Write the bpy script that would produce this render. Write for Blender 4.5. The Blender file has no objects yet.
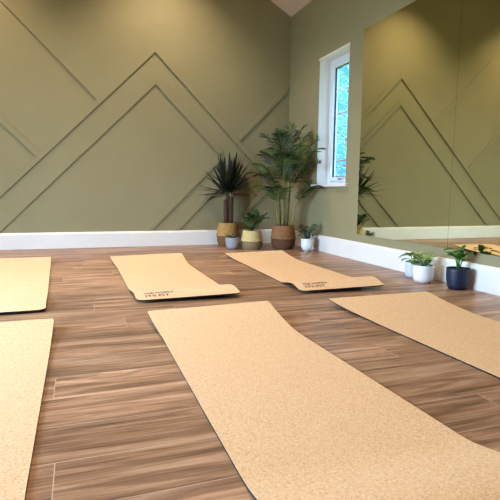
import bpy, math, random
from mathutils import Vector, Matrix
C = bpy.context.scene.collection
S = 0.65                      # metres per layout unit (the camera stands one unit above the floor)
XR, YB, XL, YF = 3.9821*S, 8.9187*S, -4.28*S, -3.2*S
RIDGE_X, EAVE, PITCH = -0.15*S, 4.37*S, 0.568
RIDGE_Z = EAVE + PITCH*(XR-RIDGE_X)
BB, BT = 0.276*S, 0.024        # baseboard height, thickness
rnd = random.Random(7)
R = math.radians

# ------------------------------------------------------------------ materials
def lin(c):
    c = [x/255 for x in c]
    return tuple((x/12.92 if x <= .04045 else ((x+.055)/1.055)**2.4) for x in c) + (1,)
def mat(name, col, rough=.5, metal=0, **kw):
    m = bpy.data.materials.new(name); m.use_nodes = True
    b = m.node_tree.nodes['Principled BSDF']
    b.inputs['Base Color'].default_value = lin(col)
    b.inputs['Roughness'].default_value = rough
    b.inputs['Metallic'].default_value = metal
    for k, v in kw.items(): b.inputs[k].default_value = v
    return m
def nt(m):
    t = m.node_tree
    return t.nodes, t.links, t.nodes['Principled BSDF']
def ramp(N, stops):
    r = N.new('ShaderNodeValToRGB'); e = r.color_ramp.elements
    e[0].position, e[0].color = stops[0][0], lin(stops[0][1])
    e[1].position, e[1].color = stops[-1][0], lin(stops[-1][1])
    for p, c in stops[1:-1]:
        x = e.new(p); x.color = lin(c)
    return r
def noisy(name, stops, scale, rough=.6, stretch=(1,1,1), detail=4, bump=0, bscale=None, spec=.5, coord='Object'):
    m = mat(name, stops[0][1], rough); N, L, b = nt(m)
    b.inputs['Specular IOR Level'].default_value = spec
    tc = N.new('ShaderNodeTexCoord'); mp = N.new('ShaderNodeMapping'); mp.inputs['Scale'].default_value = stretch
    n = N.new('ShaderNodeTexNoise'); n.inputs['Scale'].default_value = scale; n.inputs['Detail'].default_value = detail
    L.new(tc.outputs[coord], mp.inputs['Vector']); L.new(mp.outputs[0], n.inputs['Vector'])
    r = ramp(N, stops); L.new(n.outputs['Fac'], r.inputs[0]); L.new(r.outputs[0], b.inputs['Base Color'])
    if bump:
        n2 = N.new('ShaderNodeTexNoise'); n2.inputs['Scale'].default_value = bscale or scale; L.new(mp.outputs[0], n2.inputs['Vector'])
        bp = N.new('ShaderNodeBump'); bp.inputs['Strength'].default_value = bump; bp.inputs['Distance'].default_value = .002
        L.new(n2.outputs['Fac'], bp.inputs['Height']); L.new(bp.outputs[0], b.inputs['Normal'])
    return m

M = {}
M['wall'] = noisy('sage_green_paint', [(.3, (143,133,100)), (.7, (147,137,104))], 3, .75, bump=.15, bscale=180, spec=.25)
M['ceil'] = noisy('ceiling_paint', [(.3, (214,196,184)), (.7, (220,202,190))], 3, .8, bump=.1, bscale=150, spec=.2)
M['white'] = noisy('white_satin_paint', [(.3, (226,219,214)), (.7, (232,225,220))], 5, .4, bump=.05, bscale=60)
M['upvc'] = mat('white_plastic_frame', (225,230,240), .3)
M['gasket'] = mat('dark_gasket', (38,40,48), .6)
M['steel'] = mat('brushed_steel', (170,170,172), .3, 1)
M['rubber'] = mat('black_rubber', (9,9,9), .9)
M['ink'] = mat('black_print', (38,26,24), .6)
M['white_pot'] = mat('white_ceramic', (238,238,240), .35)
M['grey_pot'] = noisy('grey_ceramic', [(.3, (146,148,156)), (.7, (158,160,168))], 20, .55)
M['lilac_pot'] = noisy('pale_grey_ceramic', [(.3, (196,198,214)), (.7, (206,208,222))], 20, .5)
M['navy_pot'] = mat('navy_ceramic', (12,24,54), .5)
M['soil'] = noisy('dark_soil', [(.3, (34,24,18)), (.7, (66,48,34))], 90, .9, bump=.8)
M['clip'] = mat('black_plastic_clip', (12,12,12), .4)

# cork
m = mat('cork', (214,168,118), .85); N, L, b = nt(m); b.inputs['Specular IOR Level'].default_value = .2
tc = N.new('ShaderNodeTexCoord')
v = N.new('ShaderNodeTexVoronoi'); v.inputs['Scale'].default_value = 300; L.new(tc.outputs['Object'], v.inputs['Vector'])
sep = N.new('ShaderNodeSeparateColor'); L.new(v.outputs['Color'], sep.inputs[0])
r = ramp(N, [(0, (172,126,84)), (.14, (204,165,126)), (.5, (219,181,141)), (.86, (226,191,152)), (1, (242,212,180))]); L.new(sep.outputs[0], r.inputs[0])
n = N.new('ShaderNodeTexNoise'); n.inputs['Scale'].default_value = 150; n.inputs['Detail'].default_value = 4; L.new(tc.outputs['Object'], n.inputs['Vector'])
r2 = ramp(N, [(.3, (203,164,124)), (.7, (232,196,158))]); L.new(n.outputs['Fac'], r2.inputs[0])
mx = N.new('ShaderNodeMixRGB'); mx.inputs[0].default_value = .5; L.new(r.outputs[0], mx.inputs[1]); L.new(r2.outputs[0], mx.inputs[2])
L.new(mx.outputs[0], b.inputs['Base Color'])
bp = N.new('ShaderNodeBump'); bp.inputs['Strength'].default_value = .25; bp.inputs['Distance'].default_value = .001
L.new(n.outputs['Fac'], bp.inputs['Height']); L.new(bp.outputs[0], b.inputs['Normal'])
M['cork'] = m

# laminate floor: planks along X, 190 mm wide
m = mat('wood_laminate', (140,100,75), .38); N, L, b = nt(m)
tc = N.new('ShaderNodeTexCoord')
sx = N.new('ShaderNodeSeparateXYZ'); L.new(tc.outputs['Object'], sx.inputs[0])
def mth(op, a, b_=None, c_=None):
    k = N.new('ShaderNodeMath'); k.operation = op
    for i, q in enumerate((a, b_, c_)):
        if q is None: continue
        if isinstance(q, (int, float)): k.inputs[i].default_value = q
        else: L.new(q, k.inputs[i])
    return k.outputs[0]
PL, PW = 1.29, .19
yr = mth('DIVIDE', mth('SUBTRACT', sx.outputs[1], 1.365), PW); row = mth('FLOOR', yr)
rm = mth('FLOORED_MODULO', row, 28)
rr = N.new('ShaderNodeValToRGB'); rr.color_ramp.interpolation = 'CONSTANT'; e = rr.color_ramp.elements
q_ = random.Random(11); offs = [q_.random() for _ in range(28)]
for k, x in ((26, -.07), (1, -.09), (5, .207), (7, .068), (0, .62), (27, .8), (2, .45), (3, .72), (4, 1.16), (6, .5), (8, .7), (10, .38), (9, .55), (25, .5)): offs[k] = (-x/PL) % 1
while len(e) > 1: e.remove(e[0])
e[0].position = 0; e[0].color = (offs[0],)*3+(1,)
for k in range(1, 28): x = e.new(k/28); x.color = (offs[k],)*3+(1,)
L.new(mth('DIVIDE', mth('ADD', rm, .5), 28), rr.inputs[0])
uu = mth('ADD', mth('DIVIDE', sx.outputs[0], PL), rr.outputs[0]); pid = mth('FLOOR', uu)
fu = mth('MULTIPLY', mth('ABSOLUTE', mth('SUBTRACT', mth('FRACT', mth('ADD', uu, .5)), .5)), PL)
fv = mth('MULTIPLY', mth('ABSOLUTE', mth('SUBTRACT', mth('FRACT', mth('ADD', yr, .5)), .5)), PW)
joint_glint = mth('MAXIMUM', mth('LESS_THAN', fu, .0012), mth('MULTIPLY', mth('LESS_THAN', fv, .0014), .85))
cv = N.new('ShaderNodeCombineXYZ'); L.new(row, cv.inputs[0]); L.new(pid, cv.inputs[1])
wn = N.new('ShaderNodeTexWhiteNoise'); wn.noise_dimensions = '2D'; L.new(cv.outputs[0], wn.inputs['Vector'])
off = N.new('ShaderNodeVectorMath'); off.operation = 'MULTIPLY'; L.new(wn.outputs['Color'], off.inputs[0]); off.inputs[1].default_value = (37, 19, 11)
add = N.new('ShaderNodeVectorMath'); add.operation = 'ADD'; L.new(tc.outputs['Object'], add.inputs[0]); L.new(off.outputs[0], add.inputs[1])
def gn(sx, sy, sc, det, dist=0):
    q = N.new('ShaderNodeMapping'); q.inputs['Scale'].default_value = (sx, sy, 1); L.new(add.outputs[0], q.inputs['Vector'])
    k = N.new('ShaderNodeTexNoise'); k.inputs['Scale'].default_value = sc; k.inputs['Detail'].default_value = det; k.inputs['Distortion'].default_value = dist
    k.inputs['Roughness'].default_value = .6
    L.new(q.outputs[0], k.inputs['Vector']); return k
big = gn(.75, 7.5, 1.9, 8, .9); fine = gn(1.9, 44, 2.0, 6, .25); knot = gn(3, 9, 1.5, 2, 2.5)
rb = ramp(N, [(.32, (66,42,31)), (.43, (112,80,60)), (.53, (164,125,99)), (.62, (206,168,140))]); L.new(big.outputs['Fac'], rb.inputs[0])
rf = ramp(N, [(.3, (92,66,51)), (.5, (154,120,97)), (.7, (204,170,146))]); L.new(fine.outputs['Fac'], rf.inputs[0])
m1 = N.new('ShaderNodeMixRGB'); m1.inputs[0].default_value = .42; L.new(rb.outputs[0], m1.inputs[1]); L.new(rf.outputs[0], m1.inputs[2])
kr = N.new('ShaderNodeValToRGB'); kr.color_ramp.elements[0].position = .68; kr.color_ramp.elements[0].color = (1,1,1,1); kr.color_ramp.elements[1].position = .8; kr.color_ramp.elements[1].color = (.5,.42,.38,1)
L.new(knot.outputs['Fac'], kr.inputs[0])
m2 = N.new('ShaderNodeMixRGB'); m2.blend_type = 'MULTIPLY'; m2.inputs[0].default_value = 1; L.new(m1.outputs[0], m2.inputs[1]); L.new(kr.outputs[0], m2.inputs[2])
hs = N.new('ShaderNodeHueSaturation'); L.new(m2.outputs[0], hs.inputs['Color'])
mr = N.new('ShaderNodeMapRange'); mr.inputs[3].default_value = .78; mr.inputs[4].default_value = 1.1; L.new(wn.outputs['Value'], mr.inputs[0]); L.new(mr.outputs[0], hs.inputs['Value']); hs.inputs['Saturation'].default_value = 1.07
m3 = N.new('ShaderNodeMixRGB'); L.new(joint_glint, m3.inputs[0]); L.new(hs.outputs[0], m3.inputs[1]); m3.inputs[2].default_value = lin((190,162,142))  # pale joint colour carries the bevel highlight along the plank seams
L.new(m3.outputs[0], b.inputs['Base Color'])
bp = N.new('ShaderNodeBump'); bp.inputs['Strength'].default_value = .12; bp.inputs['Distance'].default_value = .001
L.new(fine.outputs['Fac'], bp.inputs['Height']); L.new(bp.outputs[0], b.inputs['Normal'])
M['floor'] = m

def leafmat(name, a, c, rough=.45, trans=.15, scale=14):
    m = noisy(name, [(.3, a), (.7, c)], scale, rough)
    N, L, b = nt(m); b.inputs['Subsurface Weight'].default_value = 0
    out = N['Material Output']; tr = N.new('ShaderNodeBsdfTranslucent')
    src = b.inputs['Base Color'].links[0].from_socket
    L.new(src, tr.inputs['Color']); mx = N.new('ShaderNodeMixShader'); mx.inputs[0].default_value = trans
    L.new(b.outputs[0], mx.inputs[1]); L.new(tr.outputs[0], mx.inputs[2]); L.new(mx.outputs[0], out.inputs['Surface'])
    return m
M['yucca'] = leafmat('dark_blade_leaf', (9,17,10), (24,40,20), .5, .03)
M['palm'] = leafmat('palm_leaf', (44,70,26), (78,106,38), .45, .2, 9)
M['palm_dark'] = leafmat('deep_palm_leaf', (14,27,13), (36,58,24), .45, .15, 9)
M['bush'] = leafmat('dark_bush_leaf', (16,34,16), (36,66,30), .4, .1)
M['succulent'] = leafmat('succulent_leaf', (52,78,40), (84,108,58), .5, .1)
M['vari'] = leafmat('variegated_leaf', (88,140,50), (214,222,140), .4, .2, 38)
M['green'] = leafmat('fresh_green_leaf', (64,124,40), (98,152,58), .4, .2, 12)
M['deep'] = leafmat('glossy_green_leaf', (40,84,38), (84,130,66), .35, .15, 16)
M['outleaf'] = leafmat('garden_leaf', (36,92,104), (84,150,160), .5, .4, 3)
M['bark'] = noisy('brown_cane_bark', [(.3, (52,32,22)), (.7, (98,64,44))], 30, .85, (1,1,5), bump=.6)
M['cane'] = noisy('yellow_green_cane', [(.35, (112,106,52)), (.65, (160,150,84))], 8, .5, (1,1,6))
M['cane_dark'] = noisy('brown_cane', [(.35, (72,48,30)), (.65, (104,72,44))], 8, .6, (1,1,6))
M['sheath'] = mat('pale_leaf_base', (150,130,92), .6)
M['ground'] = noisy('garden_grass', [(.3, (70,96,50)), (.7, (100,126,70))], 4, .9, bump=.5)

def weave(name, a, c):
    m = mat(name, a, .8); N, L, b = nt(m); b.inputs['Specular IOR Level'].default_value = .2
    tc = N.new('ShaderNodeTexCoord')
    n = N.new('ShaderNodeTexNoise'); n.inputs['Scale'].default_value = 45; n.inputs['Detail'].default_value = 5
    q = N.new('ShaderNodeMapping'); q.inputs['Scale'].default_value = (1,1,4); L.new(tc.outputs['Object'], q.inputs[0]); L.new(q.outputs[0], n.inputs['Vector'])
    r = ramp(N, [(.3, a), (.7, c)]); L.new(n.outputs['Fac'], r.inputs[0]); L.new(r.outputs[0], b.inputs['Base Color'])
    return m
M['w_gold'] = weave('golden_seagrass', (150,108,54), (196,152,88)); M['w_goldd'] = weave('brown_seagrass', (104,70,40), (142,100,60))
M['w_straw'] = weave('straw_seagrass', (186,160,100), (220,198,140)); M['w_strawd'] = weave('taupe_seagrass', (124,100,72), (160,134,100))
M['w_brown'] = weave('reddish_seagrass', (122,80,50), (164,116,76)); M['w_brownd'] = weave('dark_seagrass', (84,54,36), (118,80,54))

def glassmat():
    m = bpy.data.materials.new('window_glass'); m.use_nodes = True; N = m.node_tree.nodes; L = m.node_tree.links
    N.remove(N['Principled BSDF']); t = N.new('ShaderNodeBsdfTransparent'); g = N.new('ShaderNodeBsdfGlossy'); g.inputs['Roughness'].default_value = .02
    t.inputs['Color'].default_value = (.93,.97,.97,1); lw = N.new('ShaderNodeLayerWeight'); pw = N.new('ShaderNodeMath'); pw.operation = 'POWER'; pw.inputs[1].default_value = 5; L.new(lw.outputs['Facing'], pw.inputs[0]); f = N.new('ShaderNodeMath'); f.operation = 'MULTIPLY_ADD'; f.inputs[1].default_value = .7; f.inputs[2].default_value = .03; L.new(pw.outputs[0], f.inputs[0])
    x = N.new('ShaderNodeMixShader'); L.new(f.outputs[0], x.inputs[0]); L.new(t.outputs[0], x.inputs[1]); L.new(g.outputs[0], x.inputs[2])
    L.new(x.outputs[0], N['Material Output'].inputs['Surface']); return m
M['glass'] = glassmat()
M['mirror'] = mat('silvered_mirror', (235,240,215), .0, 1)
N, L, b = nt(M['mirror']); b.inputs['Base Color'].default_value = (.70,.71,.50,1)
M['mirror_edge'] = mat('green_glass_edge', (70,84,66), .2)
def emis(name, col, st):
    m = mat(name, (255,255,255)); N, L, b = nt(m); b.inputs['Emission Color'].default_value = col; b.inputs['Emission Strength'].default_value = st; return m
M['lamp'] = emis('lamp_lens', (1,.82,.6,1), 8)

# ------------------------------------------------------------------ mesh helpers
class MB:
    def __init__(s): s.v = []; s.f = []; s.mi = []
    def add(s, vs, fs, mi=0):
        o = len(s.v); s.v += [tuple(p) for p in vs]; s.f += [tuple(i+o for i in f) for f in fs]; s.mi += [mi]*len(fs)
    def box(s, a, c, mi=0):
        x0,y0,z0 = a; x1,y1,z1 = c
        s.add([(x0,y0,z0),(x1,y0,z0),(x1,y1,z0),(x0,y1,z0),(x0,y0,z1),(x1,y0,z1),(x1,y1,z1),(x0,y1,z1)],
              [(0,3,2,1),(4,5,6,7),(0,1,5,4),(1,2,6,5),(2,3,7,6),(3,0,4,7)], mi)
    def prism(s, poly, off, mi=0):      # poly: list of 3-D points, off: extrusion vector
        n = len(poly); a = [Vector(p) for p in poly]; c = [p+Vector(off) for p in a]
        s.add(a+c, [tuple(range(n))[::-1], tuple(range(n, 2*n))] + [(i,(i+1)%n,(i+1)%n+n,i+n) for i in range(n)], mi)
    def lathe(s, prof, seg=40, c=(0,0), fn=None, mi=0):
        vs = []; fs = []
        for j, (r, z) in enumerate(prof):
            for i in range(seg):
                a = 2*math.pi*i/seg; q = r + (fn(a, j, z) if fn else 0)
                vs.append((c[0]+q*math.cos(a), c[1]+q*math.sin(a), z))
        for j in range(len(prof)-1):
            for i in range(seg):
                k = (i+1) % seg; fs.append((j*seg+i, j*seg+k, (j+1)*seg+k, (j+1)*seg+i))
        fs.append(tuple(range(seg))[::-1]); fs.append(tuple((len(prof)-1)*seg+i for i in range(seg)))
        s.add(vs, fs, mi)
    def tube(s, pts, rad, seg=6, mi=0):
        pts = [Vector(p) for p in pts]; n = len(pts); rr = rad if hasattr(rad, '__len__') else [rad]*n
        vs = []; fs = []
        for i, p in enumerate(pts):
            t = (pts[min(i+1,n-1)]-pts[max(i-1,0)]).normalized()
            u = t.cross(Vector((.31,.2,.93) if abs(t.z) < .9 else (1,0,0))).normalized(); w = t.cross(u)
            for k in range(seg):
                a = 2*math.pi*k/seg; vs.append(p + (u*math.cos(a)+w*math.sin(a))*rr[i])
        for i in range(n-1):
            for k in range(seg): l = (k+1) % seg; fs.append((i*seg+k, i*seg+l, (i+1)*seg+l, (i+1)*seg+k))
        fs += [tuple(range(seg))[::-1], tuple((n-1)*seg+k for k in range(seg))]
        s.add(vs, fs, mi)
    def blade(s, pts, width, side, fold=.25, mi=0):   # a leaf along pts, folded on its midrib, width(t) half width
        pts = [Vector(p) for p in pts]; n = len(pts); vs = []; fs = []
        for i, p in enumerate(pts):
            t = (pts[min(i+1,n-1)]-pts[max(i-1,0)]).normalized()
            sd = side - t*side.dot(t)
            if sd.length < 1e-5: sd = t.orthogonal()
            sd.normalize(); up = t.cross(sd); w = width(i/(n-1))
            vs += [p - sd*w + up*abs(w)*fold, p, p + sd*w + up*abs(w)*fold]
        for i in range(n-1):
            a = i*3; fs += [(a,a+1,a+4,a+3), (a+1,a+2,a+5,a+4)]
        s.add(vs, fs, mi)
    def build(s, name, mats, parent=None, smooth=False, bevel=0, loc=None, clampwall=False):
        if clampwall: s.v = [(min(x, XR-.03), min(y, YB-.025), z) for x, y, z in s.v]
        if loc: s.v = [(x-loc[0], y-loc[1], z-loc[2]) for x, y, z in s.v]
        me = bpy.data.meshes.new(name); me.from_pydata(s.v, [], s.f); me.validate()
        for mm in (mats if isinstance(mats, (list, tuple)) else [mats]): me.materials.append(mm)
        if len(me.polygons) == len(s.mi):
            me.polygons.foreach_set('material_index', s.mi)
        if smooth: me.polygons.foreach_set('use_smooth', [True]*len(me.polygons))
        me.update()
        o = bpy.data.objects.new(name, me); C.objects.link(o)
        if parent: o.parent = parent
        elif loc: o.location = loc
        if bevel:
            bv = o.modifiers.new('bevel', 'BEVEL'); bv.width = bevel; bv.segments = 2; bv.limit_method = 'ANGLE'
        return o
def struct(o): o['kind'] = 'structure'; return o
def thing(name, label, cat, loc, group=None):
    o = bpy.data.objects.new(name, None); C.objects.link(o); o.location = loc; o.empty_display_size = .1
    o['label'] = label; o['category'] = cat
    if group: o['group'] = group
    return o

# ------------------------------------------------------------------ room shell
T = .24
g = MB(); g.box((XL-T, YF-T, -.1), (XR+T, YB+T, 0)); struct(g.build('floor', M['floor']))
def gable(y0, y1):
    return [(XL, y0, 0), (XR, y0, 0), (XR, y0, EAVE), (RIDGE_X, y0, RIDGE_Z), (XL, y0, EAVE)], (0, y1-y0, 0)
g = MB(); g.prism(*gable(YB, YB+T)); struct(g.build('wall_back', M['wall']))
g = MB(); g.prism(*gable(YF-T, YF)); struct(g.build('wall_front', M['wall']))
# right wall with window opening
WY0, WY1, WZ0, WZ1 = 6.70*S, 7.675*S, 1.13*S, 3.268*S
g = MB()
TR = .205
g.box((XR, YF-T, 0), (XR+TR, WY0, EAVE)); g.box((XR, WY1, 0), (XR+TR, YB+T, EAVE))
g.box((XR, WY0, 0), (XR+TR, WY1, WZ0)); g.box((XR, WY0, WZ1), (XR+TR, WY1, EAVE))
struct(g.build('wall_right', M['wall']))
# left wall with wide glazed door opening
DY0, DY1, DZ = 1.8*S, 5.3*S, 3.3*S
g = MB()
g.box((XL-T, YF-T, 0), (XL, DY0, EAVE)); g.box((XL-T, DY1, 0), (XL, YB+T, EAVE)); g.box((XL-T, DY0, DZ), (XL, DY1, EAVE))
struct(g.build('wall_left', M['wall']))
g = MB()
for xe, s in ((XR+T, 1), (XL-T, -1)):
    ze = EAVE - PITCH*T
    g.prism([(xe, YF-T, ze), (RIDGE_X, YF-T, RIDGE_Z), (RIDGE_X, YF-T, RIDGE_Z+.15), (xe, YF-T, ze+.15)], (0, YB-YF+2*T, 0))
struct(g.build('ceiling', M['ceil']))
g = MB(); g.box((-14, -12, -.16), (26, 28, -.11)); struct(g.build('ground', M['ground']))

# baseboards: profile (depth, height)
prof = [(0,0), (BT,0), (BT, BB-.022), (BT-.004, BB-.018), (BT-.004, BB-.012), (BT-.011, BB-.002), (BT-.013, BB), (0, BB)]
g = MB(); g.prism([(XL, YB-d, z) for d, z in prof], (XR-XL, 0, 0)); struct(g.build('baseboard_back', M['white']))
g = MB(); g.prism([(XR-d, YF, z) for d, z in prof], (0, YB-YF-BT, 0)); struct(g.build('baseboard_right', M['white']))
g = MB(); g.prism([(XL+d, DY1+.06, z) for d, z in prof], (0, YB-BT-DY1-.06, 0)); g.prism([(XL+d, YF, z) for d, z in prof], (0, DY0-.06-YF, 0)); struct(g.build('baseboard_left', M['white']))
g = MB(); g.prism([(XL+BT, YF+d, z) for d, z in prof], (XR-XL-2*BT, 0, 0)); struct(g.build('baseboard_front', M['white']))

# raised wall mouldings (layout units on the back wall: u across, v up; each line is the lower edge)
MW, MT = .088, .0135
def clip(poly, n, d):               # keep n.p <= d
    out = []
    for i in range(len(poly)):
        a, c = poly[i], poly[(i+1) % len(poly)]; fa = n[0]*a[0]+n[1]*a[1]-d; fc = n[0]*c[0]+n[1]*c[1]-d
        if fa <= 0: out.append(a)
        if fa*fc < 0: t = fa/(fa-fc); out.append((a[0]+t*(c[0]-a[0]), a[1]+t*(c[1]-a[1])))
    return out
U0, V1, V2 = 1.366, 3.445, 2.894
D = MW*math.sqrt(2)
def strip(k, up, c, u0, u1, extra=()):   # up=True: v=u+c rising right (strip lies up-left); else v=c-u (strip lies up-right)
    h = MW/math.sqrt(2)
    if up: poly = [(u0, u0+c), (u1, u1+c), (u1-h, u1+c+h), (u0-h, u0+c+h)]
    else: poly = [(u0, c-u0), (u1, c-u1), (u1+h, c-u1+h), (u0+h, c-u0+h)]
    for n, d in (((0,-1), -.276), ((1,0), 3.98), ((PITCH,1), 4.37+PITCH*3.98), ((-PITCH,1), 4.37+PITCH*4.28), ((-1,0), 4.28)) + tuple(extra):
        poly = clip(poly, n, d)
    k_ = .022; back = clip(poly, (1,-1) if up else (-1,-1), -c-k_*1.414 if up else -(c+k_*1.414))   # rebate added under the lower edge to deepen its shadow line
    g = MB(); g.prism([(u*S, YB-.007, v*S) for u, v in poly], (0, .007-MT, 0)); g.prism([(u*S, YB, v*S) for u, v in back], (0, -.0072, 0))
    struct(g.build('trim_%d' % k, M['wall'], bevel=.001))
strip(1, True, V1-U0, -2.3, U0+.1, (((1,0), U0),))
strip(2, False, V1+U0, U0-.1, 4.3, (((-1,0), -U0),))
strip(3, True, V2-U0, -2.0, U0+.1, (((1,0), U0),))
strip(4, False, V2+U0, U0-.1, 2.56, (((-1,0), -U0),))
strip(5, True, -.987, 1.1, 2.62)
strip(6, True, -1.487, 1.5, 2.873)
strip(7, False, V2+U0, 2.873, 3.335)
strip(8, True, -2.53, 2.6, 3.67)
strip(9, True, -.985, 2.965, 4.2)
strip(10, False, 2.912, -3.4, .353)
strip(11, False, .925, -4.3, -.64)

# ------------------------------------------------------------------ window
FX = XR + .135                      # inner face of the frame
g = MB()
g.box((FX, WY0, WZ0), (FX+.07, WY0+.05, WZ1)); g.box((FX, WY1-.05, WZ0), (FX+.07, WY1, WZ1))
g.box((FX, WY0+.05, WZ0), (FX+.07, WY1-.05, WZ0+.05)); g.box((FX, WY0+.05, WZ1-.05), (FX+.07, WY1-.05, WZ1))
w = struct(g.build('window_1', M['upvc'], bevel=.004))
g = MB(); a0, a1, c0, c1 = WY0+.052, WY1-.052, WZ0+.052, WZ1-.052
for A, B_ in (((a0,c0),(a0+.045,c1)), ((a1-.045,c0),(a1,c1)), ((a0+.045,c0),(a1-.045,c0+.045)), ((a0+.045,c1-.045),(a1-.045,c1))):
    g.box((FX-.012, A[0], A[1]), (FX+.055, B_[0], B_[1]))
g.build('sash', M['upvc'], w, bevel=.004)
g = MB()
for A, B_ in (((a0+.045,c0+.045),(a0+.053,c1-.045)), ((a1-.053,c0+.045),(a1-.045,c1-.045)), ((a0+.053,c0+.045),(a1-.053,c0+.053)), ((a0+.053,c1-.053),(a1-.053,c1-.045))):
    g.box((FX+.012, A[0], A[1]), (FX+.030, B_[0], B_[1]))
g.box((FX-.004, a1+.0002, c0), (FX+.004, a1+.0018, c1)); g.build('gasket', M['gasket'], w)
g = MB(); g.box((FX+.018, a0+.045, c0+.045), (FX+.024, a1-.045, c1-.045)); g.build('glass_pane', M['glass'], w)
ym = (WY0+WY1)/2; g = MB()
g.box((FX-.024, ym-.03, c0+.012), (FX-.012, ym+.03, c0+.034)); g.tube([(FX-.024, ym, c0+.023), (FX-.042, ym, c0+.023), (FX-.045, ym-.03, c0+.024), (FX-.045, ym-.11, c0+.026)], [.008,.009,.008,.007], 10)
g.build('handle', M['steel'], w, smooth=True)
# white lining of the recess and its edge bead
g = MB(); q = .006
g.box((XR+.001, WY1-q, WZ0), (FX, WY1+.0, WZ1)); g.box((XR+.001, WY0, WZ0), (FX, WY0+q, WZ1)); g.box((XR+.001, WY0+q, WZ1-q), (FX, WY1-q, WZ1))
g.box((XR-.005, WY0-.004, WZ1-.004), (XR+.002, WY1+.012, WZ1+.014))
struct(g.build('trim_12', M['white'], bevel=.001))
g = MB(); g.box((XR-.035, 6.62*S, WZ0-.012), (XR, 7.80*S, WZ0+.016)); g.box((XR, WY0+q, WZ0-.0), (FX, WY1-q, WZ0+.016))
struct(g.build('trim_13', M['white'], bevel=.004))

# glazed sliding door in the left wall (daylight comes through it)
g = MB(); x0, x1 = XL-.13, XL-.05
g.box((x0, DY0, 0), (x1, DY0+.06, DZ)); g.box((x0, DY1-.06, 0), (x1, DY1, DZ)); g.box((x0, DY0+.06, DZ-.06), (x1, DY1-.06, DZ)); g.box((x0, DY0+.06, 0), (x1, DY1-.06, .04))
ym = (DY0+DY1)/2; g.box((x0, ym-.045, .04), (x1, ym+.045, DZ-.06))
d = struct(g.build('door_1', M['upvc'], bevel=.003))
for i, (p, r_) in enumerate(((DY0+.06, ym-.045), (ym+.045, DY1-.06))):
    g = MB(); g.box((XL-.093, p, .04), (XL-.087, r_, DZ-.06)); g.build('glass_pane', M['glass'], d)
g = MB(); g.box((x1, ym-.02, .95), (x1+.02, ym+.02, 1.15)); g.build('door_handle', M['steel'], d, bevel=.004)

# ------------------------------------------------------------------ wall mirrors
MZ0, MZ1, MY1, MYS = .3925*S, 3.3596*S, 6.2987*S, 4.39*S
def mirror(y0, y1, label, clips):
    t = thing('wall_mirror', label, 'mirror', (XR, (y0+y1)/2, MZ0), 'wall mirrors')
    l = t.location
    g = MB(); g.box((XR-.006, y0, MZ0), (XR-.0005, y1, MZ1), 0); g.mi = [1, 1, 1, 1, 1, 0]
    g.build('mirror_glass', [M['mirror'], M['mirror_edge']], t, loc=l)
    for y in clips:
        g = MB(); g.box((XR-.010, y-.009, MZ0-.016), (XR-.0065, y+.009, MZ0+.010)); g.box((XR-.0065, y-.009, MZ0-.016), (XR-.0005, y+.009, MZ0-.001))
        g.build('mirror_clip', M['clip'], t, loc=l)
mirror(MYS+.0015, MY1, 'tall frameless wall mirror nearer the window, left edge beside the potted palm corner', ())
mirror(MYS-1.24, MYS-.0015, 'tall frameless wall mirror at the right edge, behind the navy plant pot', (3.98*S,))

# ------------------------------------------------------------------ ceiling downlights
ang = math.atan(PITCH)
for k, (ux, yy) in enumerate([(u, y) for y in (7.85, 4.7, 1.6, -1.4) for u in (-1.75, 1.45)]):
    x = ux*S; y = yy*S; z = RIDGE_Z - PITCH*abs(x-RIDGE_X)
    t = thing('ceiling_downlight', 'round recessed ceiling downlight', 'ceiling light', (x, y, z), 'recessed ceiling downlights')
    t.rotation_euler = (0, ang*(1 if x > RIDGE_X else -1), 0)
    g = MB(); g.lathe([(.03,-.001),(.03,-.004),(.045,-.006),(.048,-.001)], 28); g.build('bezel', M['white'], t, smooth=True)
    g = MB(); g.lathe([(.029,-.0005),(.029,-.003)], 24); g.build('lens', M['lamp'], t)
    ld = bpy.data.lights.new('downlight_lamp', 'SPOT'); ld.energy = {7.85: 150, 4.7: 75, 1.6: 50, -1.4: 40}[yy]; ld.color = (1, .80, .60); ld.spot_size = R(104); ld.spot_blend = 1; ld.shadow_soft_size = .008
    lo = bpy.data.objects.new('downlight_lamp', ld); C.objects.link(lo); lo.location = (x, y, z-.03)
    lo.rotation_euler = (0, 0, 0)

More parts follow.
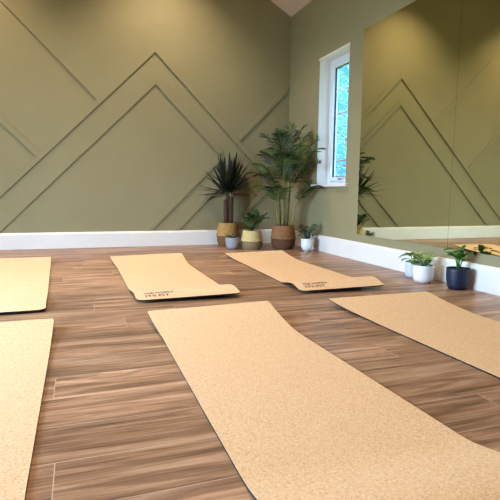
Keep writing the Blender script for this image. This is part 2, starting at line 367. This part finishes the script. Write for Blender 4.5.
# ------------------------------------------------------------------ yoga mats
TH = .0075
def sm(t): t = max(0, min(1, t)); return t*t*(3-2*t)
def interp(tab, s):
    for (a, x), (c, y) in zip(tab, tab[1:]):
        if s <= c: return x + (y-x)*(s-a)/(c-a)
    return tab[-1][1]
def yoga_mat(label, near, far, xl, xr, lift_far, lift_near, tipdrop, logo=None):
    """near/far: (y left, y right); xl, xr: tables of x by s (0 near .. 1 far); lifts (left, right). Layout units."""
    cx = (interp(xl,.5)+interp(xr,.5))/2*S; cy = (near[0]+far[0])/2*S
    t = thing('yoga_mat', label, 'yoga mat', (cx, cy, 0), 'cork yoga mats')
    Ln = far[0]-near[0]; ns, nw = 90, 16
    ss = [i/ns for i in range(ns+1)]
    ss = sorted(set(ss + [.07*(1-math.cos(math.pi/2*k/8))/Ln for k in range(1, 8)]))
    def P(s, w):
        dn = s*Ln; df = (1-s)*Ln
        if dn < .65: 
            q = dn/.65
            z = (sm((1-q)/.6) if q > .4 else 1)*(1 - tipdrop*sm(1-q/.4))
            z = z*(lift_near[0]+(lift_near[1]-lift_near[0])*w)
        else: z = 0
        q = max(0, 1-df/.75); z += (q**1.8)*(lift_far[0]+(lift_far[1]-lift_far[0])*w)
        a, c = interp(xl, s), interp(xr, s)
        r_ = .07; ins = 0
        if dn < r_: ins = r_-math.sqrt(max(0, r_*r_-(r_-dn)**2))
        elif df < .012: ins = .012-df
        x = a+ins + (c-a-2*ins)*w
        y = (near[0]+(near[1]-near[0])*w)*(1-s) + (far[0]+(far[1]-far[0])*w)*s
        return Vector((x*S-cx, y*S-cy, z*S))
    rows = [[P(s, w/nw) for w in range(nw+1)] for s in ss]; nr = len(rows); W = nw+1
    def slab(z0, z1):
        g = MB(); vs = [p+Vector((0,0,z0)) for r_ in rows for p in r_] + [p+Vector((0,0,z1)) for r_ in rows for p in r_]; o = nr*W; fs = []
        for i in range(nr-1):
            for j in range(nw):
                a = i*W+j; fs += [(a, a+W, a+W+1, a+1), (o+a, o+a+1, o+a+W+1, o+a+W)]
        for i in range(nr-1):
            a = i*W; fs.append((a, o+a, o+a+W, a+W)); a += nw; fs.append((a, a+W, o+a+W, o+a))
        for j in range(nw):
            a = j; fs.append((a, a+1, o+a+1, o+a)); a = (nr-1)*W+j; fs.append((a, o+a, o+a+1, a+1))
        g.add(vs, fs); return g
    slab(.0005, .0065).build('rubber_base', M['rubber'], t)
    slab(.0065, TH).build('cork_surface', M['cork'], t)
    if logo:
        for li, (txt, size, wx, row) in enumerate(logo):
            cu = bpy.data.curves.new('logo', 'FONT'); cu.body = txt; cu.size = 1; cu.space_character = 1.05; cu.offset = .028
            to = bpy.data.objects.new('logo', cu); C.objects.link(to)
            dg = bpy.context.evaluated_depsgraph_get(); me = bpy.data.meshes.new_from_object(to.evaluated_get(dg)); bpy.data.objects.remove(to)
            mxx = max(v.co.x for v in me.vertices)
            for v in me.vertices:
                px = wx + v.co.x/mxx*size[0]; py = row + v.co.y*size[1]
                s = py/Ln; a, c = interp(xl, s), interp(xr, s)
                p = P(s, px/(c-a)); v.co = (p.x, p.y, p.z+TH+.0006)
            me.materials.clear(); me.materials.append(M['ink']); me.name = 'printed_logo'
            o = bpy.data.objects.new('printed_logo', me); C.objects.link(o); o.parent = t
            o['label'] = 'small dark printed lettering'
LOGO = [('THE NORRA', (.28, .072), .085, .165), ('ITS.FIT', (.225, .075), .085, .085)]
c2 = lambda a, b_, c_: [(0, a), (.25, b_), (.8, b_ if c_ is None else (b_*.5+c_*.5)), (1, b_ if c_ is None else c_)]
yoga_mat('cork yoga mat in the foreground centre, the largest and nearest one', (.84,.84), (3.72,3.66), [(0,.51),(.8,.515),(1,.482)], [(0,1.47),(.8,1.455),(1,1.48)], (.06,.09), (.05,.06), .5)
yoga_mat('cork yoga mat cut off by the left edge in the foreground', (.9,.9), (3.74,3.74), [(0,-1.13),(1,-1.14)], [(0,-.19),(1,-.19)], (.05,.05), (.05,.05), .5)
yoga_mat('cork yoga mat cut off by the left edge, farther back near the back wall', (4.2,4.2), (7.3,7.3), [(0,-1.22),(1,-1.33)], [(0,-.275),(1,-.38)], (.05,.05), (.03,.03), .5, None)
yoga_mat('cork yoga mat with printed lettering, left one of two, in front of the back wall', (4.30,4.26), (7.14,7.05), [(0,.475),(.25,.46),(.75,.455),(1,.41)], [(0,1.45),(.25,1.41),(.75,1.41),(1,1.44)], (.05,.08), (.035,.07), .45, LOGO)
yoga_mat('cork yoga mat with printed logo, right of the two, in front of the potted palm', (4.25,4.20), (7.12,6.98), [(0,2.07),(.25,2.12),(.75,2.16),(1,2.13)], [(0,3.03),(.25,3.05),(.75,3.06),(1,3.05)], (.045,.08), (.05,.09), .55, LOGO)
yoga_mat('cork yoga mat on the right, beside the navy and white plant pots', (.8,.8), (3.75,3.64), [(0,2.15),(.8,2.145),(1,2.09)], [(0,3.10),(.8,3.10),(1,3.09)], (.05,.08), (.04,.04), .5)

# ------------------------------------------------------------------ pots and plants
def basket(parent, l, r, h, mu, ml):
    """belly basket: bulging base, folded cuff above; r widest radius"""
    hf = h*.47; n = 26
    lo = []
    for i in range(n+1):
        t = i/n; z = hf*t; rr = r*(.80+.19*math.sin(math.pi*.5*min(1, t*1.5)))
        lo.append((rr, z+.001))
    f = lambda a, j, z: .0022*math.sin(a*36 + (math.pi if j % 2 else 0)) + (.0016 if j % 2 else -.0016)
    g = MB(); g.lathe([(r*.6, .001)]+lo, 144, fn=f); g.build('basket_base', ml, parent, smooth=True)
    up = []
    for i in range(n+1):
        t = i/n; z = hf-.006 + (h-hf+.006)*t; rr = r*(1.07-.07*sm(t*5) - .16*t*t)
        up.append((rr, z))
    g = MB(); g.lathe([(r*.97, hf-.006)]+up+[(r*.80, h-.003), (r*.78, h-.03)], 144, fn=f); g.build('basket_cuff', mu, parent, smooth=True)
    g = MB(); g.lathe([(r*.775, h-.05), (r*.775, h-.022)], 32, fn=lambda a, j, z: 0); g.build('soil', M['soil'], parent)
def pot(parent, r, h, mm, taper=.85, foot=0, wall=.005):
    g = MB()
    p = []
    if foot: p += [(r*.55, .001), (r*.55, foot), (r*.72, foot+.006)]
    else: p += [(r*taper*.86, .001)]
    z0 = foot if foot else .001
    for i in range(1, 9):
        t = i/8; p.append((r*(taper+(1-taper)*math.sin(math.pi/2*min(1, t*1.3))), z0 + (h-z0)*(.03+.97*t)))
    p += [(r-wall*.5, h+.001), (r-wall, h), (r-wall, h-.02)]
    g.lathe(p, 56); g.build('pot', mm, parent, smooth=True)
    g = MB(); g.lathe([(r-wall-.0005, h-.026), (r-wall-.0005, h-.014)], 28); g.build('soil', M['soil'], parent)
def up(*a): return Vector(a)
def dirv(az, el): return Vector((math.cos(az)*math.cos(el), math.sin(az)*math.cos(el), math.sin(el)))
def clampv(l, p): return Vector((min(p[0], XR-.03-l[0]), min(p[1], YB-.03-l[1]), p[2]))

# yucca
l = (2.64*S, 8.60*S, 0)
yu = thing('potted_yucca', 'tall dark spiky yucca in a golden brown woven basket against the back wall', 'potted plant', l)
basket(yu, l, .137, .285, M['w_gold'], M['w_goldd'])
for (x, y, tz, dr) in ((-.027, .0, .66, -.006), (.028, -.01, .69, .004)):
    pts = [(x+dr*t, y, .25+(tz-.25)*t) for t in (0,.2,.4,.6,.8,1)]
    g = MB(); g.tube(pts, [.032,.03,.031,.029,.03,.026], 14); g.build('cane', M['bark'], yu, smooth=True)
    for k in range(36):
        az = rnd.uniform(0, 2*math.pi); q = k/36; el = R(0 + 84*q**.8 + rnd.uniform(-6, 6)); ln = rnd.uniform(.36, .46)*(1 if q < .7 else 1.05)
        bz = tz - .05 + .06*q; d0 = dirv(az, min(el, 1.5)); base = Vector((x+dr, y, bz)) + Vector((math.cos(az), math.sin(az), 0))*.018
        pts = [clampv(l, base + d0*ln*t + Vector((0,0,-.05*t*t*math.cos(el)))) for t in (0,.12,.35,.6,.85,1)]
        side = Vector((-math.sin(az), math.cos(az), 0)); g = MB()
        g.blade(pts, lambda t: .025*min(1, .55+t*1.6)*(1-t**2.2)+.0008, side, .3); g.build('leaf', M['yucca'], yu)
    g = MB()
    for k in range(9):
        a = 2*math.pi*k/9; b0 = Vector((x+dr, y, tz-.10))+Vector((math.cos(a), math.sin(a), 0))*.028
        g.blade([b0, b0+Vector((math.cos(a)*.012, math.sin(a)*.012, .05)), b0+Vector((math.cos(a)*.03, math.sin(a)*.03, .10))], lambda t: .009*(1-.7*t), Vector((-math.sin(a), math.cos(a), 0)))
    g.build('dry_leaf_base', M['sheath'], yu)

def frond(parent, l, base, az, length, rise, droop, nl, ll, mm, stem=None, start=.25, width=.011, wstem=.004, name='frond'):
    d = Vector((math.cos(az), math.sin(az), 0)); n = 18; pts = []
    for i in range(n+1):
        t = i/n
        pts.append(Vector(base) + d*(length*(math.cos(rise)*t + .25*t*t*droop)) + Vector((0,0,length*(math.sin(rise)*t - droop*.55*t**2.6))))
    pts = [clampv(l, p) for p in pts]
    g = MB(); g.tube(pts, [wstem*(1-.75*i/n) for i in range(n+1)], 5, 0)
    side = Vector((-d.y, d.x, 0))
    for k in range(nl):
        t = start + (1-start)*(k+.5)/nl; f = t*n; i = min(n-1, int(f)); p = pts[i].lerp(pts[i+1], f-i); tg = (pts[i+1]-pts[i]).normalized()
        L_ = rnd.uniform(.8,1.1)*ll*(math.sin(math.pi*(.18+.76*(k+.5)/nl)))**.7*rnd.uniform(.9,1.08)
        for sgn in (-1, 1):
            nrm = tg.cross(side*sgn); nrm = nrm if nrm.z > 0 else -nrm
            dd = (tg*(.55+.7*t+rnd.uniform(-.15,.15)) + side*sgn*1.0 + nrm*rnd.uniform(0,.5)).normalized()
            q = [p + dd*L_*s_ + Vector((0,0,-.34*L_*s_**2)) for s_ in (0,.3,.65,1)]
            q = [clampv(l, x) for x in q]
            sd_ = tg.lerp(nrm, rnd.uniform(.1,.6)); g.blade(q, lambda s_: width*(math.sin(math.pi*min(1,(.15+.85*s_)))**.6)+.0004 if s_ < .99 else .0005, sd_, .2, 1)
    return g.build(name, [stem or M['cane'], mm], parent)

# areca palm
l = (3.47*S, 7.92*S, 0)
pa = thing('potted_palm', 'tall feathery areca palm in a reddish brown woven basket in the room corner', 'potted plant', l)
basket(pa, l, .142, .275, M['w_brown'], M['w_brownd'])
canes = [(-.055,.02,.62),(-.03,-.04,.70),(0,.0,.88),(.02,-.05,.79),(.05,.01,.68),(.03,.05,.76),(-.01,.06,.62),(-.07,-.03,.50),(.07,-.04,.50)]
tops = []
for i, (x, y, h) in enumerate(canes):
    lx, ly = x*1.7, y*1.7
    pts = [(x+(lx-x)*t, y+(ly-y)*t, .24+(h-.24)*t) for t in (0,.25,.5,.75,1)]
    g = MB(); g.tube(pts, [.010,.009,.0085,.008,.006], 8); g.build('cane', M['cane'] if i % 3 != 0 else M['cane_dark'], pa, smooth=True); tops.append(pts[-1])
# (cane, azimuth deg, length, rise deg, droop)
F = [(2,100,.60,82,.30),(2,-60,.58,80,.35),(2,0,.66,68,.40),(2,185,.62,72,.50),(3,-95,.62,66,.60),(3,-20,.70,66,.35),(5,40,.5,72,.4),(5,150,.58,70,.55),
     (1,205,.62,66,.62),(1,250,.58,64,.66),(0,170,.52,64,.75),(0,215,.50,62,.80),(4,-10,.68,58,.42),(4,-45,.62,54,.55),(6,120,.5,70,.45),(6,175,.60,68,.62),
     (7,240,.46,62,.80),(7,185,.44,64,.75),(8,-70,.50,58,.75),(8,-30,.52,54,.65),(4,20,.56,60,.5),(3,-130,.58,58,.70),(2,-120,.62,76,.5),(1,160,.58,74,.5),
     (2,-85,.64,82,.3),(3,10,.64,76,.30),(5,200,.56,76,.5),(0,195,.56,72,.6),(4,-80,.56,60,.6),(6,-10,.56,74,.4),(3,-160,.56,68,.6),(1,-90,.56,68,.65),
     (4,60,.5,66,.4),(2,-30,.68,76,.35),(5,-100,.56,62,.65),(3,-60,.64,60,.6),(2,230,.62,74,.55),(8,5,.50,60,.6),(5,-10,.60,72,.45),(7,-100,.40,60,.75)]
for i, (c_, az, ln, ri, dr) in enumerate(F):
    frond(pa, l, tops[c_], R(az), ln, R(ri), dr, 16, .19, M['palm'] if i % 5 in (0,2,4) else M['palm_dark'], start=.15, width=.0048)

# small parlour palm
l = (2.91*S, 8.03*S, 0)
sp = thing('potted_parlour_palm', 'small loose leafy palm in a pale straw woven basket between yucca and tall palm', 'potted plant', l)
basket(sp, l, .122, .215, M['w_straw'], M['w_strawd'])
for k in range(22):
    az = 2*math.pi*k*.382 + rnd.uniform(-.2,.2); 
    frond(sp, l, (rnd.uniform(-.03,.03), rnd.uniform(-.03,.03), .19), az, rnd.uniform(.30,.42)*(.66 if math.cos(az) < -.2 else .9 if math.cos(az) > .6 else 1), R(rnd.uniform(62,86)), rnd.uniform(.3,.7), 9, .085, M['palm_dark'] if k % 2 else M['palm'], M['palm_dark'], start=.3, width=.006, wstem=.0022)

def leafy(parent, l, base_z, n, spread, hmin, hmax, lw, ll, mm, seed, droop=.3, sm_=None, ele=(-.1,.75)):
    q = random.Random(seed)
    for k in range(n):
        az = 2*math.pi*k*.382 + q.uniform(-.3,.3); el = R(q.uniform(35, 85)); h = q.uniform(hmin, hmax)
        b0 = Vector((math.cos(az), math.sin(az), 0))*q.uniform(.0, .3)*spread + Vector((0,0,base_z))
        tip = b0 + Vector((math.cos(az)*spread*q.uniform(.3,1), math.sin(az)*spread*q.uniform(.3,1), h))
        tip = clampv(l, tip)
        g = MB(); mid = b0.lerp(tip, .5)+Vector((0,0,.15*h)); g.tube([b0, mid, tip], [.0022,.002,.0016], 5, 0)
        e2 = q.uniform(*ele); d0 = dirv(az+q.uniform(-.6,.6), e2); L_ = ll*q.uniform(.75,1.15)
        pts = [clampv(l, tip + d0*L_*t + Vector((0,0,-droop*L_*t*t))) for t in (0,.15,.35,.55,.75,.9,1)]
        a2 = math.atan2(d0.y, d0.x)
        g.blade(pts, lambda t: lw*(math.sin(math.pi*min(1,t**.75))**.8)+.0003, Vector((-math.sin(a2), math.cos(a2), q.uniform(-.3,.3))), .22, 1)
        g.build('leaf', [sm_ or mm, (mm if not isinstance(mm, list) else mm[k % len(mm)])], parent, smooth=True)

l = (3.72*S, 7.46*S, 0)
wp = thing('potted_bush', 'white footed pot with dark bushy plant in the corner, right of the tall palm', 'potted plant', l)
pot(wp, .070, .145, M['white_pot'], .8, .012)
leafy(wp, l, .125, 44, .075, .03, .17, .016, .07, [M['bush'], M['bush'], M['deep']], 3, .35, M['bush'])

l = (2.565*S, 8.10*S, 0)
gp = thing('potted_succulent', 'small grey pot with a low succulent in front of the yucca basket', 'potted plant', l)
pot(gp, .080, .133, M['grey_pot'], .8)
leafy(gp, l, .115, 40, .055, .005, .05, .011, .045, M['succulent'], 5, .0)

l = (3.80*S, 4.75*S, 0)
lp = thing('potted_pothos', 'pale grey pot with a broad green leaf, partly hidden behind the white pot', 'potted plant', l)
pot(lp, .062, .125, M['lilac_pot'], .88)
leafy(lp, l, .105, 11, .04, .03, .09, .034, .085, [M['green'], M['green'], M['vari']], 12, .4, M['green'], (.0,1.1))

l = (3.715*S, 4.46*S, 0)
vp = thing('potted_pothos', 'white pot with variegated pothos leaves by the right wall baseboard', 'potted plant', l)
pot(vp, .075, .128, M['white_pot'], .93)
leafy(vp, l, .108, 22, .05, .02, .07, .026, .075, [M['vari'], M['green'], M['vari'], M['deep']], 21, .35, M['green'], (.1,1.2))

l = (3.80*S, 4.02*S, 0)
np_ = thing('potted_houseplant', 'navy blue pot with an upright glossy green plant under the mirror', 'potted plant', l)
pot(np_, .077, .147, M['navy_pot'], .84)
leafy(np_, l, .125, 18, .03, .06, .15, .024, .085, [M['deep'], M['green']], 33, .4, M['green'], (.3,1.35))

# ------------------------------------------------------------------ garden trees seen through the window
def tree(x, y, h, seed, label, nl=2600):
    q = random.Random(seed); t = thing('garden_tree', label, 'tree', (x, y, -.11), 'garden trees outside the window')
    g = MB(); g.tube([(0,0,0),(.05,.03,h*.3),(-.04,.05,h*.6),(.03,0,h*.92)], [.11,.09,.06,.02], 9)
    ends = []
    for k in range(34):
        z = h*q.uniform(.12,.9); a = q.uniform(0, 6.28); ln = (1.5-.9*z/h)*q.uniform(.6,1.1); e = q.uniform(.1,.8)
        p0 = Vector((0,.02,z)); d0 = dirv(a, e); p1 = p0+d0*ln*.5; p2 = p0+d0*ln+Vector((0,0,-.12)); g.tube([p0,p1,p2], [.022,.014,.005], 5); ends.append((p0,p1,p2))
    g.build('trunk', M['bark'], t)
    g = MB()
    for k in range(nl):
        p0, p1, p2 = q.choice(ends); u = q.uniform(.2,1.1); p = p0.lerp(p2, u) + Vector((q.gauss(0,.16), q.gauss(0,.16), q.gauss(0,.18)))
        if p.z < .1: continue
        d0 = dirv(q.uniform(0,6.28), q.uniform(-1,.6)); sd = d0.orthogonal().normalized(); L_ = q.uniform(.05,.085)
        g.add([p, p+d0*L_*.5+sd*L_*.28, p+d0*L_, p+d0*L_*.5-sd*L_*.28], [(0,1,2,3)])
    g.build('foliage', M['outleaf'], t)
tree(4.6, 8.4, 4.2, 1, 'pale leafy garden tree seen through the window')
tree(8.6, 14.2, 4.8, 2, 'pale leafy garden tree seen through the window')
tree(4.4, 12.6, 5.4, 3, 'pale leafy garden tree seen through the window')

# ------------------------------------------------------------------ sky and daylight
W = bpy.data.worlds.new('sky'); bpy.context.scene.world = W; W.use_nodes = True
N = W.node_tree.nodes; L = W.node_tree.links; bg = N['Background']
tc = N.new('ShaderNodeTexCoord'); sp_ = N.new('ShaderNodeSeparateXYZ'); L.new(tc.outputs['Generated'], sp_.inputs[0])
mr = N.new('ShaderNodeMapRange'); mr.inputs[1].default_value = -.3; mr.inputs[2].default_value = .5; mr.interpolation_type = 'SMOOTHSTEP'; L.new(sp_.outputs[0], mr.inputs[0])
mx = N.new('ShaderNodeMixRGB'); L.new(mr.outputs[0], mx.inputs[0])
mx.inputs[1].default_value = (11, 15.4, 20.5, 1); mx.inputs[2].default_value = (.08, .42, .86, 1)
L.new(mx.outputs[0], bg.inputs['Color']); bg.inputs['Strength'].default_value = 1
def portal(loc, rot, sx, sy):
    a = bpy.data.lights.new('daylight_portal', 'AREA'); a.shape = 'RECTANGLE'; a.size = sx; a.size_y = sy; a.cycles.is_portal = True
    o = bpy.data.objects.new('daylight_portal', a); C.objects.link(o); o.location = loc; o.rotation_euler = rot
portal((XL-.16, (DY0+DY1)/2, DZ/2), (0, R(-90), 0), DZ, DY1-DY0)
portal((XR+.23, (WY0+WY1)/2, (WZ0+WZ1)/2), (0, R(90), 0), WZ1-WZ0, WY1-WY0)

# ------------------------------------------------------------------ camera
pi_, ya, ro = R(6.8285), R(19.7003), R(0.6743)
f = Vector((math.sin(ya)*math.cos(pi_), math.cos(ya)*math.cos(pi_), -math.sin(pi_)))
r_ = Vector((math.cos(ya), -math.sin(ya), 0)); u_ = r_.cross(f)
r2 = r_*math.cos(ro)+u_*math.sin(ro); u2 = -r_*math.sin(ro)+u_*math.cos(ro)
cd = bpy.data.cameras.new('camera'); cam = bpy.data.objects.new('camera', cd); C.objects.link(cam)
cd.sensor_width = 36; cd.lens = 480.24/500*36; cd.clip_start = .02
cam.matrix_world = Matrix(((r2.x, u2.x, -f.x, 0), (r2.y, u2.y, -f.y, 0), (r2.z, u2.z, -f.z, S), (0,0,0,1)))
sc = bpy.context.scene; sc.camera = cam
vs = sc.view_settings; sc.display_settings.display_device = 'sRGB'; vs.view_transform = 'Standard'; vs.look = 'None'; vs.gamma = 1; vs.use_curve_mapping = False
vs.exposure = 0.98
sc.cycles.use_denoising = True; sc.cycles.max_bounces = 10; sc.cycles.diffuse_bounces = 6; sc.cycles.sample_clamp_indirect = 8
